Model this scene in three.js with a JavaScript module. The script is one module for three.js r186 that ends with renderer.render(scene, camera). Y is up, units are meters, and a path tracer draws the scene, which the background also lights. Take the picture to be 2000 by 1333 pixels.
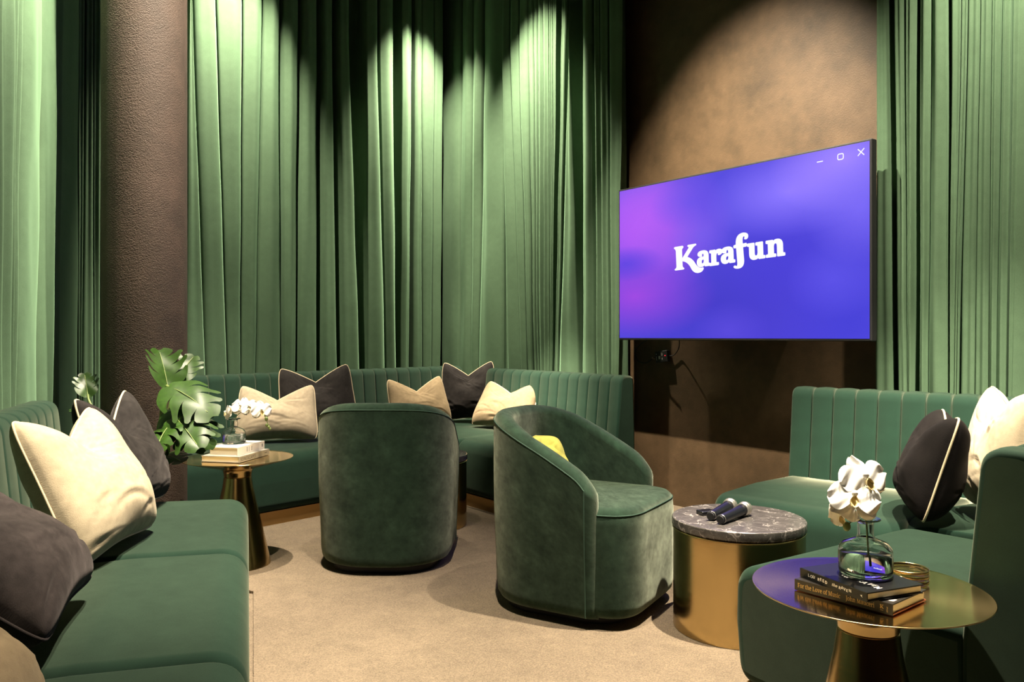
import * as THREE from 'three';
import { mergeGeometries } from 'three/addons/utils/BufferGeometryUtils.js';
import { RoundedBoxGeometry } from 'three/addons/geometries/RoundedBoxGeometry.js';
import { RectAreaLightUniformsLib } from 'three/addons/lights/RectAreaLightUniformsLib.js';
import { createNoise4D, createNoise3D } from 'simplex-noise';

/* ---------- camera, exposure ---------- */
const F = 1566, HOR = 656, EYE = 1.1;               // focal length and horizon in pixels of the 2000 x 1333 frame
const scene = new THREE.Scene();
const camera = new THREE.PerspectiveCamera(2 * Math.atan(666.5 / F) * 180 / Math.PI, 2000 / 1333, 0.05, 60);
camera.position.set(0, EYE, 0);
camera.lookAt(0, EYE, -5);
camera.setViewOffset(2000, 1333, 0, 666.5 - HOR, 2000, 1333);
camera.updateProjectionMatrix();
scene.add(camera);
const renderer = new THREE.WebGLRenderer({ antialias: true });
renderer.toneMapping = THREE.LinearToneMapping;
renderer.toneMappingExposure = 1.0;
renderer.shadowMap.enabled = true;
renderer.shadowMap.type = THREE.PCFSoftShadowMap;
RectAreaLightUniformsLib.init();
scene.background = new THREE.Color(0x000000);

/* ---------- spotlights on the dark ceiling: [x, depth, height, aim x, aim depth, aim height, candela, half angle in degrees, penumbra, tint] ---------- */
const CEIL = 4.45;
const WARM = [1, 0.87, 0.68];
const SPOTS = [
  [-1.50, 3.50, 4.2, -2.14, 3.42, 2.8, 150, 28, 1.0, WARM, 'aimed at the pale curtain behind the near sofa'],
  [-1.52, 5.03, 4.2, -1.95, 5.44, 2.4, 98, 29, 1.0, WARM, 'aimed at the wide curtain beside the column'],
  [-0.44, 6.20, 4.2, -0.82, 6.62, 2.4, 125, 28, 1.0, WARM, 'aimed at the middle of the wide rear curtain'],
  [-0.25, 5.63, 4.2, 0.18, 5.96, 2.4, 130, 27, 1.0, WARM, 'aimed at the narrow curtain with tight folds'],
  [-0.05, 3.42, 4.2, 1.22, 4.50, 1.9, 190, 25, 1.0, WARM, 'aimed at the plaster wall round the television'],
  [1.84, 2.93, 4.2, 2.28, 3.26, 2.6, 140, 28, 1.0, WARM, 'aimed at the curtain behind the corner sofa'],
  [-0.50, 2.55, 4.2, -1.28, 2.65, 0.6, 165, 20, 1.0, WARM, 'aimed at the big cream cushion'],
  [-0.92, 3.45, 4.2, -1.55, 4.10, 1.2, 125, 24, 1.0, WARM, 'aimed at the plant and the column'],
  [-0.10, 2.20, 4.2, -0.10, 2.40, 0.0, 95, 34, 1.0, WARM, 'aimed straight down at the rug'],
  [1.25, 2.55, 4.2, 0.95, 2.30, 0.4, 210, 27, 1.0, WARM, 'aimed at the orchid and the brass table'],
  [-1.00, 4.25, 4.2, 0.08, 5.55, 0.5, 330, 10, 1.0, WARM, 'aimed at the rear sofa near the television'],
  [1.80, 1.50, 4.2, 1.74, 3.40, 0.55, 300, 11, 1.0, WARM, 'aimed at the channel back of the corner sofa'],
];

/* ---------- helpers ---------- */
let seed = 7;
const rnd = () => { seed = (seed * 1664525 + 1013904223) >>> 0; return seed / 4294967296; };
const n4 = createNoise4D(rnd), n3 = createNoise3D(rnd);
const V = (x, y, z) => new THREE.Vector3(x, y, z);
const P = (x, d, h) => V(x, h, -d);                         // plan x, depth from the camera, height
const clamp = (x, a, b) => Math.min(b, Math.max(a, x)), lerp = (a, b, t) => a + (b - a) * t;
const smooth = (a, b, x) => { const t = clamp((x - a) / (b - a), 0, 1); return t * t * (3 - 2 * t); };
const at = (px, py, h) => { const d = F * (EYE - h) / (py - HOR); return [(px - 1000) / F * d, d]; };   // where a pixel's ray meets the level h
const names = {};
const numbered = (n) => { names[n] = (names[n] ?? -1) + 1; return names[n] ? n + '_' + String(names[n]).padStart(3, '0') : n; };
function tag(o, label, category, group, kind) { o.userData = { label, category }; if (group) o.userData.group = group; if (kind) o.userData.kind = kind; return o; }
function thing(name, label, category, group) { const g = new THREE.Group(); g.name = numbered(name); scene.add(g); return tag(g, label, category, group); }
function part(name, geo, m, parent, label) { const o = new THREE.Mesh(geo, m); o.name = parent === scene ? numbered(name) : name; o.castShadow = o.receiveShadow = true; parent.add(o); if (label) o.userData.label = label; return o; }
function struct(name, geo, m) { const o = new THREE.Mesh(geo, m); o.name = name; o.castShadow = o.receiveShadow = true; o.userData.kind = 'structure'; scene.add(o); return o; }
function geoOf(pos, uv, idx) { const g = new THREE.BufferGeometry(); g.setAttribute('position', new THREE.Float32BufferAttribute(pos, 3)); g.setAttribute('uv', new THREE.Float32BufferAttribute(uv, 2)); g.setIndex(idx); g.computeVertexNormals(); return g; }
/* a grid of points; fn(i, j) gives [x, y, z, u, v]; closed rings of i share their normals */
function grid(ni, nj, fn, closedI = false, flip = false) {
  const pos = [], uv = [], idx = [];
  for (let j = 0; j <= nj; j++) for (let i = 0; i <= ni; i++) { const p = fn(i, j); pos.push(p[0], p[1], p[2]); uv.push(p[3] ?? i / ni, p[4] ?? j / nj); }
  const w = ni + 1;
  for (let j = 0; j < nj; j++) for (let i = 0; i < ni; i++) {
    const a = j * w + i, b = a + 1, c = a + w, d = c + 1;
    if (flip) idx.push(a, c, b, b, c, d); else idx.push(a, b, c, b, d, c);
  }
  const g = geoOf(pos, uv, idx);
  if (closedI) { const n = g.attributes.normal, s = V(), t = V(); for (let j = 0; j <= nj; j++) { const a = j * w, b = a + ni; s.fromBufferAttribute(n, a).add(t.fromBufferAttribute(n, b)).normalize(); n.setXYZ(a, s.x, s.y, s.z); n.setXYZ(b, s.x, s.y, s.z); } }
  return g;
}
/* skin over closed rings of points (each ring an array of Vector3 of one length), ends closed by fans */
function loft(rings, caps = true, uvScale = 1) {
  const n = rings[0].length, along = [0], gs = [];
  for (let j = 1; j < rings.length; j++) { let s = 0; for (let i = 0; i < n; i++) s += rings[j][i].distanceTo(rings[j - 1][i]); along.push(along[j - 1] + s / n); }
  const round = rings.map((r) => { const a = [0]; for (let i = 0; i < n; i++) a.push(a[i] + r[i].distanceTo(r[(i + 1) % n])); return a; });
  const mid = round[Math.floor(rings.length / 2)];
  gs.push(grid(n, rings.length - 1, (i, j) => { const p = rings[j][i % n]; return [p.x, p.y, p.z, mid[i] * uvScale, along[j] * uvScale]; }, true));
  if (caps) for (const [r, f] of [[rings[0], true], [rings[rings.length - 1], false]]) {
    const c = V(); r.forEach((p) => c.add(p)); c.divideScalar(n);
    const pos = [c.x, c.y, c.z], uv = [(c.x + c.z) * uvScale, c.y * uvScale], idx = [];
    r.forEach((p, i) => { pos.push(p.x, p.y, p.z); uv.push((p.x + p.z) * uvScale, p.y * uvScale); const a = 1 + i, b = 1 + (i + 1) % n; f ? idx.push(0, b, a) : idx.push(0, a, b); });
    gs.push(geoOf(pos, uv, idx));
  }
  return mergeGeometries(gs);
}
/* closed 2-D outline -> same outline moved inwards by e along its normals (counter-clockwise outlines) */
function inset(pts, e) {
  const n = pts.length;
  return pts.map((p, i) => { const a = pts[(i + n - 1) % n], b = pts[(i + 1) % n]; let tx = b[0] - a[0], ty = b[1] - a[1]; const l = Math.hypot(tx, ty) || 1; tx /= l; ty /= l; return [p[0] - ty * e, p[1] + tx * e]; });
}
/* polygon with corner radii -> fine outline, counter-clockwise; pts [x, y, radius] */
function rounded(pts, seg = 6) {
  const out = [], n = pts.length;
  pts.forEach((p, i) => {
    const a = pts[(i + n - 1) % n], b = pts[(i + 1) % n], r = p[2] ?? 0;
    if (!r) { out.push([p[0], p[1]]); return; }
    const u = V(a[0] - p[0], a[1] - p[1], 0), w = V(b[0] - p[0], b[1] - p[1], 0), lu = u.length(), lw = w.length(); u.normalize(); w.normalize();
    const ang = Math.acos(clamp(u.dot(w), -1, 1)), t = Math.min(r / Math.tan(ang / 2), lu * 0.49, lw * 0.49);
    for (let k = 0; k <= seg; k++) { const s = k / seg, m = 1 - s; out.push([p[0] + (u.x * m * m + w.x * s * s) * t, p[1] + (u.y * m * m + w.y * s * s) * t]); }
  });
  return out;
}
/* outline in (z, y) drawn out along x from 0 to w, its ends rounded by r; map(x, y, z) may bend it */
function prism(outline, w, r, map = (x, y, z) => V(x, y, z), steps = 6, bulge = 0) {
  const rings = [], put = (x, e) => rings.push(inset(outline, e).map(([z, y]) => map(x, y, z)));
  for (let k = 0; k <= 5; k++) { const a = k / 5 * Math.PI / 2; put(r * (1 - Math.sin(a)) + 0, r * (1 - Math.cos(a))); }
  rings.reverse(); rings.length = 0;
  for (let k = 0; k <= 5; k++) { const a = k / 5 * Math.PI / 2; put(r * (1 - Math.cos(a)), r * (1 - Math.sin(a))); }
  for (let k = 1; k < steps; k++) { const s = k / steps; put(lerp(r, w - r, s), -bulge * Math.sin(Math.PI * s)); }
  for (let k = 5; k >= 0; k--) { const a = k / 5 * Math.PI / 2; put(w - r * (1 - Math.cos(a)), r * (1 - Math.sin(a))); }
  return loft(rings);
}
/* horizontal outlines [x, z] stacked at heights: levels [y, inset] */
function stack(outline, levels) { return loft(levels.map(([y, e, k = 1]) => inset(outline, e).map(([x, z]) => V(x * k, y, z * k + 0.05 * (1 - k))).reverse())); }
const tube = (pts, r, seg = 40, sides = 8, closed = false) => new THREE.TubeGeometry(new THREE.CatmullRomCurve3(pts, closed), seg, r, sides, closed);
const lathe = (pts, seg = 64) => new THREE.LatheGeometry(pts.map(([r, y]) => new THREE.Vector2(r, y)), seg);
const ccw = (pts) => { let s = 0; pts.forEach((p, i) => { const q = pts[(i + 1) % pts.length]; s += p[0] * q[1] - q[0] * p[1]; }); return s < 0 ? pts.slice().reverse() : pts; };

/* ---------- textures ---------- */
const TAU = Math.PI * 2;
const tn = (u, v, f, k = 0) => n4(Math.cos(u * TAU) * f + k, Math.sin(u * TAU) * f, Math.cos(v * TAU) * f - k, Math.sin(v * TAU) * f);   // tiles
function tex(size, fn, srgb = true, repeat = 1) {
  const d = new Uint8Array(size * size * 4);
  for (let y = 0; y < size; y++) for (let x = 0; x < size; x++) { const c = fn(x / size, y / size), o = (y * size + x) * 4; for (let k = 0; k < 3; k++) d[o + k] = clamp(Array.isArray(c) ? c[k] : c, 0, 1) * 255; d[o + 3] = 255; }
  const t = new THREE.DataTexture(d, size, size); t.wrapS = t.wrapT = THREE.RepeatWrapping; t.magFilter = THREE.LinearFilter; t.minFilter = THREE.LinearMipmapLinearFilter; t.generateMipmaps = true;
  if (srgb) t.colorSpace = THREE.SRGBColorSpace; t.repeat.set(repeat, repeat); t.needsUpdate = true; return t;
}
const velvetMap = tex(512, (u, v) => {                    // brushed nap: soft patches and fine fibres
  const a = tn(u, v, 0.9, 3) * 0.5 + tn(u, v, 2.2, 9) * 0.4 + tn(u, v, 5, 1) * 0.3, g = tn(u, v, 40, 5) * 0.5 + (rnd() - 0.5) * 0.7;
  const s = 0.78 + a * 0.20 + g * 0.09; return [s, s, s];
}, true, 1.6);
const calmMap = tex(512, (u, v) => { const a = tn(u, v, 1.1, 103) * 0.5 + tn(u, v, 3, 109) * 0.3, s = 0.88 + a * 0.07 + (rnd() - 0.5) * 0.07; return [s, s, s]; }, true, 1.3);
const pileLean = tex(4, () => [0.5 - 0.5 * 0.27, 0.5, 0.5 + 0.5 * 0.963], false, 1);      // the pile of the sofa velvet is brushed one way: up the fronts, back over the seats
const velvetBump = tex(256, (u, v) => 0.5 + tn(u, v, 30, 2) * 0.3 + (rnd() - 0.5) * 0.3, false, 4);
const drapeMap = tex(512, (u, v) => { const a = tn(u, v, 0.8, 13) * 0.4 + tn(u, v, 3, 19) * 0.3, s = 0.9 + a * 0.07 + (rnd() - 0.5) * 0.05; return [s, s, s]; }, true, 0.9);
const carpetMap = tex(1024, (u, v) => {
  const a = tn(u, v, 1.2, 4) * 0.5 + tn(u, v, 3.5, 8) * 0.35, f = tn(u, v, 22, 6) * 0.55 + tn(u, v, 48, 16) * 0.5 + (rnd() - 0.5) * 0.7, s = 0.74 + a * 0.08 + f * 0.2;
  return [s, s * 0.985, s * 0.965];
}, true, 0.9);
const carpetBump = tex(512, (u, v) => 0.5 + tn(u, v, 22, 6) * 0.35 + (rnd() - 0.5) * 0.4, false, 0.9);
const plasterMap = tex(1024, (u, v) => {                  // trowelled dark bronze plaster
  let a = 0; for (const [f, w, k] of [[0.7, 0.5, 21], [1.9, 0.35, 25], [4.5, 0.25, 31], [11, 0.15, 37]]) a += tn(u, v, f, k) * w;
  const w = Math.abs(tn(u + 0.05 * tn(u, v, 2, 3), v, 3.2, 41)), s = 0.74 + a * 0.22 + (w < 0.06 ? 0.015 : 0);
  return [s, s * 0.97, s * (0.93 + 0.04 * a)];
}, true, 0.42);
const plasterBump = tex(512, (u, v) => 0.5 + tn(u, v, 18, 2) * 0.25 + tn(u, v, 45, 12) * 0.2, false, 1.2);
const marbleMap = tex(1024, (u, v) => {
  const wu = u + 0.06 * tn(u, v, 1.3, 2) + 0.02 * tn(u, v, 4, 6), wv = v + 0.06 * tn(u, v, 1.3, 12) + 0.02 * tn(u, v, 4, 16);
  const ridge = (f, k, p) => Math.pow(1 - Math.min(1, Math.abs(tn(wu, wv, f, k)) * 5), p);
  const vein = ridge(0.9, 50, 9) * 0.75 + ridge(2.1, 55, 12) * 0.6 * (tn(u, v, 1.5, 70) > -0.1 ? 1 : 0.2) + ridge(5, 60, 10) * 0.3 * (tn(u, v, 2, 75) > 0 ? 1 : 0.15);
  const b = 0.29 + 0.05 * tn(u, v, 2.4, 80) + 0.03 * tn(u, v, 9, 84), s = b + clamp(vein, 0, 1) * 0.42;
  return [s * 1.05, s, s * 0.97];
}, true, 1);
const linenMap = tex(512, (u, v) => { const a = tn(u, v, 1.5, 33) * 0.05, f = (rnd() - 0.5) * 0.08 + tn(u, v, 3, 5) * 0.03, s = 0.9 + a + f; return [s, s, s]; }, true, 2.5);
const leafMap = tex(256, (u, v) => { const a = tn(u, v, 1.5, 91) * 0.12, s = 0.8 + a; return [s, s, s * 0.9]; }, true, 4);
const brushMap = tex(256, (u, v) => 0.75 + (tn(0.5, v, 30, 3) * 0.15 + (rnd() - 0.5) * 0.1), false, 2);

/* ---------- materials ---------- */
const lin = (r, g, b) => new THREE.Color().setRGB(r, g, b);
const std = (o) => new THREE.MeshStandardMaterial(o), phy = (o) => new THREE.MeshPhysicalMaterial(o);
const velvet = (c, s, w = 1, nap = velvetMap) => phy({ color: c, map: nap, roughness: 0.85, specularIntensity: 0.25, sheen: w, sheenColor: s, sheenColorMap: nap, sheenRoughness: 0.95, bumpMap: velvetBump, bumpScale: 0.0006 });
const M = {
  sofa: Object.assign(velvet(lin(0.0062, 0.0285, 0.0165), lin(0.95, 1.0, 0.72), 0.5, calmMap), { normalMap: pileLean, bumpMap: null }),
  chair: velvet(lin(0.015, 0.046, 0.026), lin(0.94, 1.0, 0.76), 1.3),
  seam: std({ color: lin(0.016, 0.05, 0.03), roughness: 0.8 }),
  drape: phy({ color: lin(0.100, 0.168, 0.098), map: drapeMap, roughness: 0.85, specularIntensity: 0.12, sheen: 0.28, sheenColor: lin(0.55, 0.95, 0.58), sheenRoughness: 0.9, side: THREE.DoubleSide, bumpMap: velvetBump, bumpScale: 0.0004 }),
  carpet: std({ color: lin(0.30, 0.235, 0.163), map: carpetMap, roughness: 1, bumpMap: carpetBump, bumpScale: 0.006 }),
  plaster: std({ color: lin(0.16, 0.105, 0.055), map: plasterMap, roughness: 0.55, bumpMap: plasterBump, bumpScale: 0.001 }),
  column: std({ color: lin(0.095, 0.064, 0.047), map: plasterMap, roughness: 0.75, bumpMap: plasterBump, bumpScale: 0.003 }),
  dark: std({ color: lin(0.02, 0.018, 0.016), roughness: 0.9 }),
  brass: phy({ color: lin(0.52, 0.38, 0.17), metalness: 1, roughness: 0.27, roughnessMap: brushMap, anisotropy: 0.5 }),
  brassTop: phy({ color: lin(0.70, 0.53, 0.26), metalness: 1, roughness: 0.16, anisotropy: 0.6 }),
  plinth: std({ color: lin(0.42, 0.26, 0.10), metalness: 0.9, roughness: 0.4 }),
  marble: phy({ color: 0xffffff, map: marbleMap, roughness: 0.25, clearcoat: 0.3, clearcoatRoughness: 0.15 }),
  black: std({ color: lin(0.008, 0.008, 0.009), roughness: 0.6 }),
  gloss: std({ color: lin(0.008, 0.008, 0.01), roughness: 0.18 }),
  cream: velvet(lin(0.52, 0.43, 0.29), lin(0.7, 0.62, 0.48), 0.5, linenMap),
  silver: velvet(lin(0.44, 0.36, 0.25), lin(0.7, 0.62, 0.5), 0.6, linenMap),
  tan: velvet(lin(0.31, 0.23, 0.135), lin(0.7, 0.58, 0.42), 0.6, linenMap),
  charcoal: velvet(lin(0.028, 0.024, 0.022), lin(0.30, 0.27, 0.26), 0.7),
  taupe: velvet(lin(0.060, 0.048, 0.045), lin(0.36, 0.31, 0.30), 0.7),
  noir: velvet(lin(0.008, 0.006, 0.0055), lin(0.2, 0.17, 0.15), 0.2),
  lime: velvet(lin(0.45, 0.42, 0.09), lin(0.6, 0.6, 0.3), 0.4, linenMap),
  pipe: std({ color: lin(0.52, 0.42, 0.27), roughness: 0.75 }),
  glass: phy({ color: 0xffffff, transmission: 1, thickness: 0.004, roughness: 0.02, ior: 1.48 }),
  water: phy({ color: 0xffffff, transmission: 1, thickness: 0.05, roughness: 0, ior: 1.33 }),
  amber: phy({ color: lin(1, 0.93, 0.70), transmission: 1, thickness: 0.01, roughness: 0.05, ior: 1.3, attenuationColor: lin(0.98, 0.85, 0.5), attenuationDistance: 0.06 }),
  petal: phy({ color: lin(0.90, 0.88, 0.83), roughness: 0.7, side: THREE.DoubleSide, sheen: 0.2, sheenColor: lin(1, 1, 1) }),
  lip: std({ color: lin(0.78, 0.66, 0.35), roughness: 0.6, side: THREE.DoubleSide }),
  stem: std({ color: lin(0.14, 0.19, 0.05), roughness: 0.55 }),
  leaf: phy({ color: lin(0.032, 0.085, 0.009), map: leafMap, roughness: 0.45, specularIntensity: 0.7, side: THREE.DoubleSide }),
  pages: std({ color: lin(0.72, 0.64, 0.48), roughness: 0.9 }),
  pot: std({ color: lin(0.05, 0.045, 0.04), roughness: 0.6 }),
  soil: std({ color: lin(0.03, 0.02, 0.013), roughness: 1 }),
  grille: std({ color: lin(0.55, 0.52, 0.47), metalness: 0.9, roughness: 0.38 }),
  mic: std({ color: lin(0.012, 0.012, 0.018), roughness: 0.3, metalness: 0.4 }),
  trim: std({ color: lin(0.30, 0.23, 0.15), roughness: 0.5 }),
};

/* ---------- the room ---------- */
const RN = [0.7986, 0.6018], RD = [0.6018, -0.7986], RV = 3.97;       // screen wall: outward normal, direction, offset
const LD = [0.682, 0.731], LN = [0.731, -0.682];                       // rear wall: direction, normal into the room
const SD = [-0.313, 0.95], SN = [0.95, 0.313];                         // near sofa and its drape
const CORNERS = [[-2.93, 4.85], [-0.6026, 7.396], [4.0, 1.289], [0.33, -1.65], [-0.77, -1.65]];
{
  const poly = new THREE.Shape(CORNERS.map(([x, d]) => new THREE.Vector2(x, d)));
  const slab = (y, t) => { const g = new THREE.ExtrudeGeometry(poly, { depth: t, bevelEnabled: false }); g.rotateX(-Math.PI / 2); g.translate(0, y, 0); return g; };
  const fg = slab(-0.1, 0.1); struct('floor', fg, M.carpet);
  struct('ceiling', slab(CEIL, 0.1), M.dark);
  const side = ['rear', 'screen', 'right', 'behind', 'left'];
  CORNERS.forEach((a, i) => {
    const b = CORNERS[(i + 1) % 5], dx = b[0] - a[0], dd = b[1] - a[1], l = Math.hypot(dx, dd), ux = dx / l, ud = dd / l, nx = -ud, nd = ux;   // outward for this winding
    const g = new THREE.BoxGeometry(l + 0.24, CEIL + 0.2, 0.12);
    const p = g.attributes.position, uv = g.attributes.uv; for (let k = 0; k < p.count; k++) uv.setXY(k, p.getX(k) + p.getZ(k), p.getY(k));
    const w = struct('wall_' + side[i], g, side[i] === 'screen' ? M.plaster : M.column);
    w.position.copy(P((a[0] + b[0]) / 2 + nx * 0.06, (a[1] + b[1]) / 2 + nd * 0.06, CEIL / 2)); w.rotation.y = Math.atan2(ud, ux);
  });
  // baseboard with a pale top line along the screen wall
  const l = 4.2, s0 = 2.6, mid = [RN[0] * (RV - 0.008) + RD[0] * 0, RN[1] * (RV - 0.008)], off = -0.9;
  const bb = struct('baseboard_screen', new RoundedBoxGeometry(l, 0.05, 0.016, 2, 0.003), M.plaster), c = P(mid[0] + RD[0] * off, mid[1] + RD[1] * off, 0.025);
  bb.position.copy(c); bb.rotation.y = Math.atan2(RD[1], RD[0]);
  const tr = struct('trim_1', new RoundedBoxGeometry(l, 0.006, 0.02, 1, 0.002), M.trim); tr.position.copy(c).setY(0.053); tr.rotation.y = bb.rotation.y;
}
{ // large rug between the sofas
  const pts = [[-0.2, -0.9], [0.55, -0.9], [1.6, 0.9], [1.08, 1.65], [0.985, 1.80], [0.625, 2.345], [0.63, 2.42], [1.32, 2.875], [0.80, 3.40], [0.82, 3.5], [1.2, 3.9], [0.62, 4.86], [0.15, 4.55], [-0.21, 5.0], [-0.565, 5.44], [-1.26, 4.69], [-1.62, 4.30], [-1.5, 3.6], [-1.10, 3.41], [-0.275, 0.86]];
  const g = new THREE.ExtrudeGeometry(new THREE.Shape(ccw(pts).map(([x, d]) => new THREE.Vector2(x, d))), { depth: 0.013, bevelEnabled: false }); g.rotateX(-Math.PI / 2);
  tag(part('rug', g, M.carpet, scene), 'large beige low pile rug lying between the green sofas', 'rug');
}
{ // round column
  const t = thing('column', 'round dark brown plastered column between the drapes behind the plant', 'column');
  t.position.copy(P(-1.786, 3.9, 0));
  part('shaft', grid(64, 30, (i, j) => { const a = i / 64 * TAU, y = j / 30 * CEIL; return [Math.cos(a) * 0.192, y, -Math.sin(a) * 0.192, a * 0.192, y]; }, true), M.column, t);
}

/* ---------- drapes: pleats read off the photograph as [left, right] pixels at two heights, laid on the drape's own line ---------- */
function drape(name, label, p, dir, nrm, pleats, opt = {}) {
  const t = thing(name, label, 'curtain');
  const along = (px) => { const k = (px - 1000) / F; return (k * p[1] - p[0]) / (dir[0] - k * dir[1]); };
  const list = pleats.map(([a, b, c, d]) => ({ top: [along(a), along(b)], low: [along(c), along(d)] }));
  const gen = (from, to) => { let s = from; while (s < to - 0.04) { const w = 0.07 + rnd() * 0.07, e = Math.min(to - 0.015, s + w); list.push({ top: [s, e], low: [s + (rnd() - 0.5) * 0.01, e + (rnd() - 0.5) * 0.01] }); s = e + 0.012 + rnd() * 0.03; } };
  for (const [a, b] of opt.more ?? []) gen(a, b);
  list.sort((a, b) => a.top[0] - b.top[0]);
  const K = 10, R = 10, cols = [];
  list.forEach((q, i) => {
    const w = q.top[1] - q.top[0], bulge = clamp(w * 0.32, 0.010, 0.045), lean = (rnd() - 0.5) * 0.5;
    for (let k = 0; k <= K; k++) { const u = k / K; cols.push({ q, u, off: bulge * Math.pow(Math.sin(Math.PI * clamp(u, 0.02, 0.98)), 0.7) + 0.012 * lean * (u - 0.5) + 0.006 * Math.sin(u * 9 + i) }); }
    const nx = list[i + 1]; if (!nx) return;
    const gap = nx.top[0] - q.top[1], deep = clamp(0.05 + gap * 4.5, 0.05, opt.deep ?? 0.22);
    for (let k = 1; k < R; k++) { const u = k / R; cols.push({ gap: [q, nx], u, under: Math.min(0.036, w * 0.36, (nx.top[1] - nx.top[0]) * 0.36), off: -deep * Math.pow(Math.sin(Math.PI * u), 0.6) }); }
  });
  const rows = 40, h0 = 0.015, h1 = CEIL - 0.03;
  const len = [0];
  const pt = (c, h) => {
    const hs = clamp((h - EYE) / 1.65, -0.35, 1.35), mixq = (q) => [lerp(q.low[0], q.top[0], hs), lerp(q.low[1], q.top[1], hs)];
    let s; if (c.q) { const [a, b] = mixq(c.q); s = lerp(a, Math.max(b, a + 0.006), c.u); } else { const a = mixq(c.gap[0]), b = mixq(c.gap[1]); s = lerp(Math.max(a[1], a[0] + 0.006), Math.max(b[0], a[1] + 0.002), c.u) - c.under * Math.sin(TAU * c.u); }
    const calm = 1 - 0.35 * smooth(3.2, 4.45, h), wob = 0.006 * n3(s * 6, h * 0.9, p[0]) * (1 - smooth(3, 4.4, h));
    const o = c.off * calm + wob;
    return [p[0] + dir[0] * s + nrm[0] * o, h, -(p[1] + dir[1] * s + nrm[1] * o)];
  };
  for (let i = 1; i < cols.length; i++) { const a = pt(cols[i - 1], 2), b = pt(cols[i], 2); len.push(len[i - 1] + Math.hypot(a[0] - b[0], a[2] - b[2])); }
  part('cloth', grid(cols.length - 1, rows, (i, j) => { const h = lerp(h0, h1, j / rows), q = pt(cols[i], h); return [...q, len[i], h]; }), M.drape, t);
  // track the drape hangs from
  const s0 = Math.min(...list.map((q) => q.top[0])) - 0.02, s1 = Math.max(...list.map((q) => q.top[1])) + 0.02, c = (s0 + s1) / 2;
  const tr = part('track', new THREE.BoxGeometry(s1 - s0, 0.03, 0.03), M.dark, t); tr.position.copy(P(p[0] + dir[0] * c, p[1] + dir[1] * c, CEIL - 0.015)); tr.rotation.y = Math.atan2(dir[1], dir[0]);
  return t;
}
const REAR = [-1.995, 5.37], SCR = [RN[0] * 3.79, RN[1] * 3.79];
drape('curtain', 'pale lit green velvet curtain hanging behind the near sofa with dark cushions', [-1.0, 0], SD, SN,
  [[0, 15, -6, 9], [15, 26, 9, 13], [26, 37, 13, 21], [37, 74, 21, 64], [74, 100, 64, 93], [100, 111, 93, 100], [111, 147, 100, 148]], { more: [[0.6, 3.38]] });
drape('curtain', 'wide green velvet curtain hanging behind the rear sofa, beside the brown column', REAR, LD, LN,
  [[150, 164, 150, 160], [166, 182, 161, 182], [183, 198, 183, 195], [367, 380, 363, 397], [380, 425, 397, 440], [425, 472, 440, 469], [472, 509, 469, 500], [510, 545, 500, 546], [553, 579, 553, 575], [588, 616, 583, 615], [630, 650, 629, 656], [662, 686, 667, 700], [714, 740, 715, 750], [742, 768, 750, 772], [784, 801, 782, 797], [809, 822, 806, 822], [822, 845, 823, 841], [845, 863, 842, 859]], { more: [[-0.52, -0.22]] });
drape('curtain', 'narrow green velvet curtain with tight folds hanging between the rear corner and the television wall', SCR, RD, [-RN[0], -RN[1]],
  [[866, 903, 865, 901], [905, 925, 902, 923], [926, 942, 923, 937], [946, 985, 938, 984], [985, 1003, 990, 1018], [1004, 1020, 1019, 1031], [1021, 1037, 1034, 1043], [1037, 1045, 1045, 1050], [1046, 1052, 1051, 1055], [1053, 1061, 1055.5, 1063], [1062, 1072, 1063.5, 1072], [1073, 1079, 1072.5, 1077], [1080, 1087, 1077.5, 1081], [1096, 1106, 1086, 1095], [1110, 1118, 1096, 1130], [1140, 1158, 1140, 1163], [1162, 1173, 1166, 1177.5], [1174, 1189, 1178, 1191], [1193, 1216, 1198, 1211]], { deep: 0.15 });
drape('curtain', 'green velvet curtain hanging on the other side of the television, behind the corner sofa', SCR, RD, [-RN[0], -RN[1]],
  [[1713, 1734, 1711, 1741], [1749, 1766, 1755, 1773], [1771, 1788, 1774, 1784], [1798, 1818, 1797, 1813], [1821, 1849, 1815, 1853], [1858, 1879, 1856, 1866], [1880, 1892, 1866.5, 1874], [1894, 1916, 1880, 1906], [1918, 1938, 1907, 1931], [1940, 1958, 1932, 1947], [1961, 1977, 1947.5, 1969], [1979, 2000, 1971, 1982]], { more: [[0.12, 2.4]], deep: 0.15 });

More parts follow.
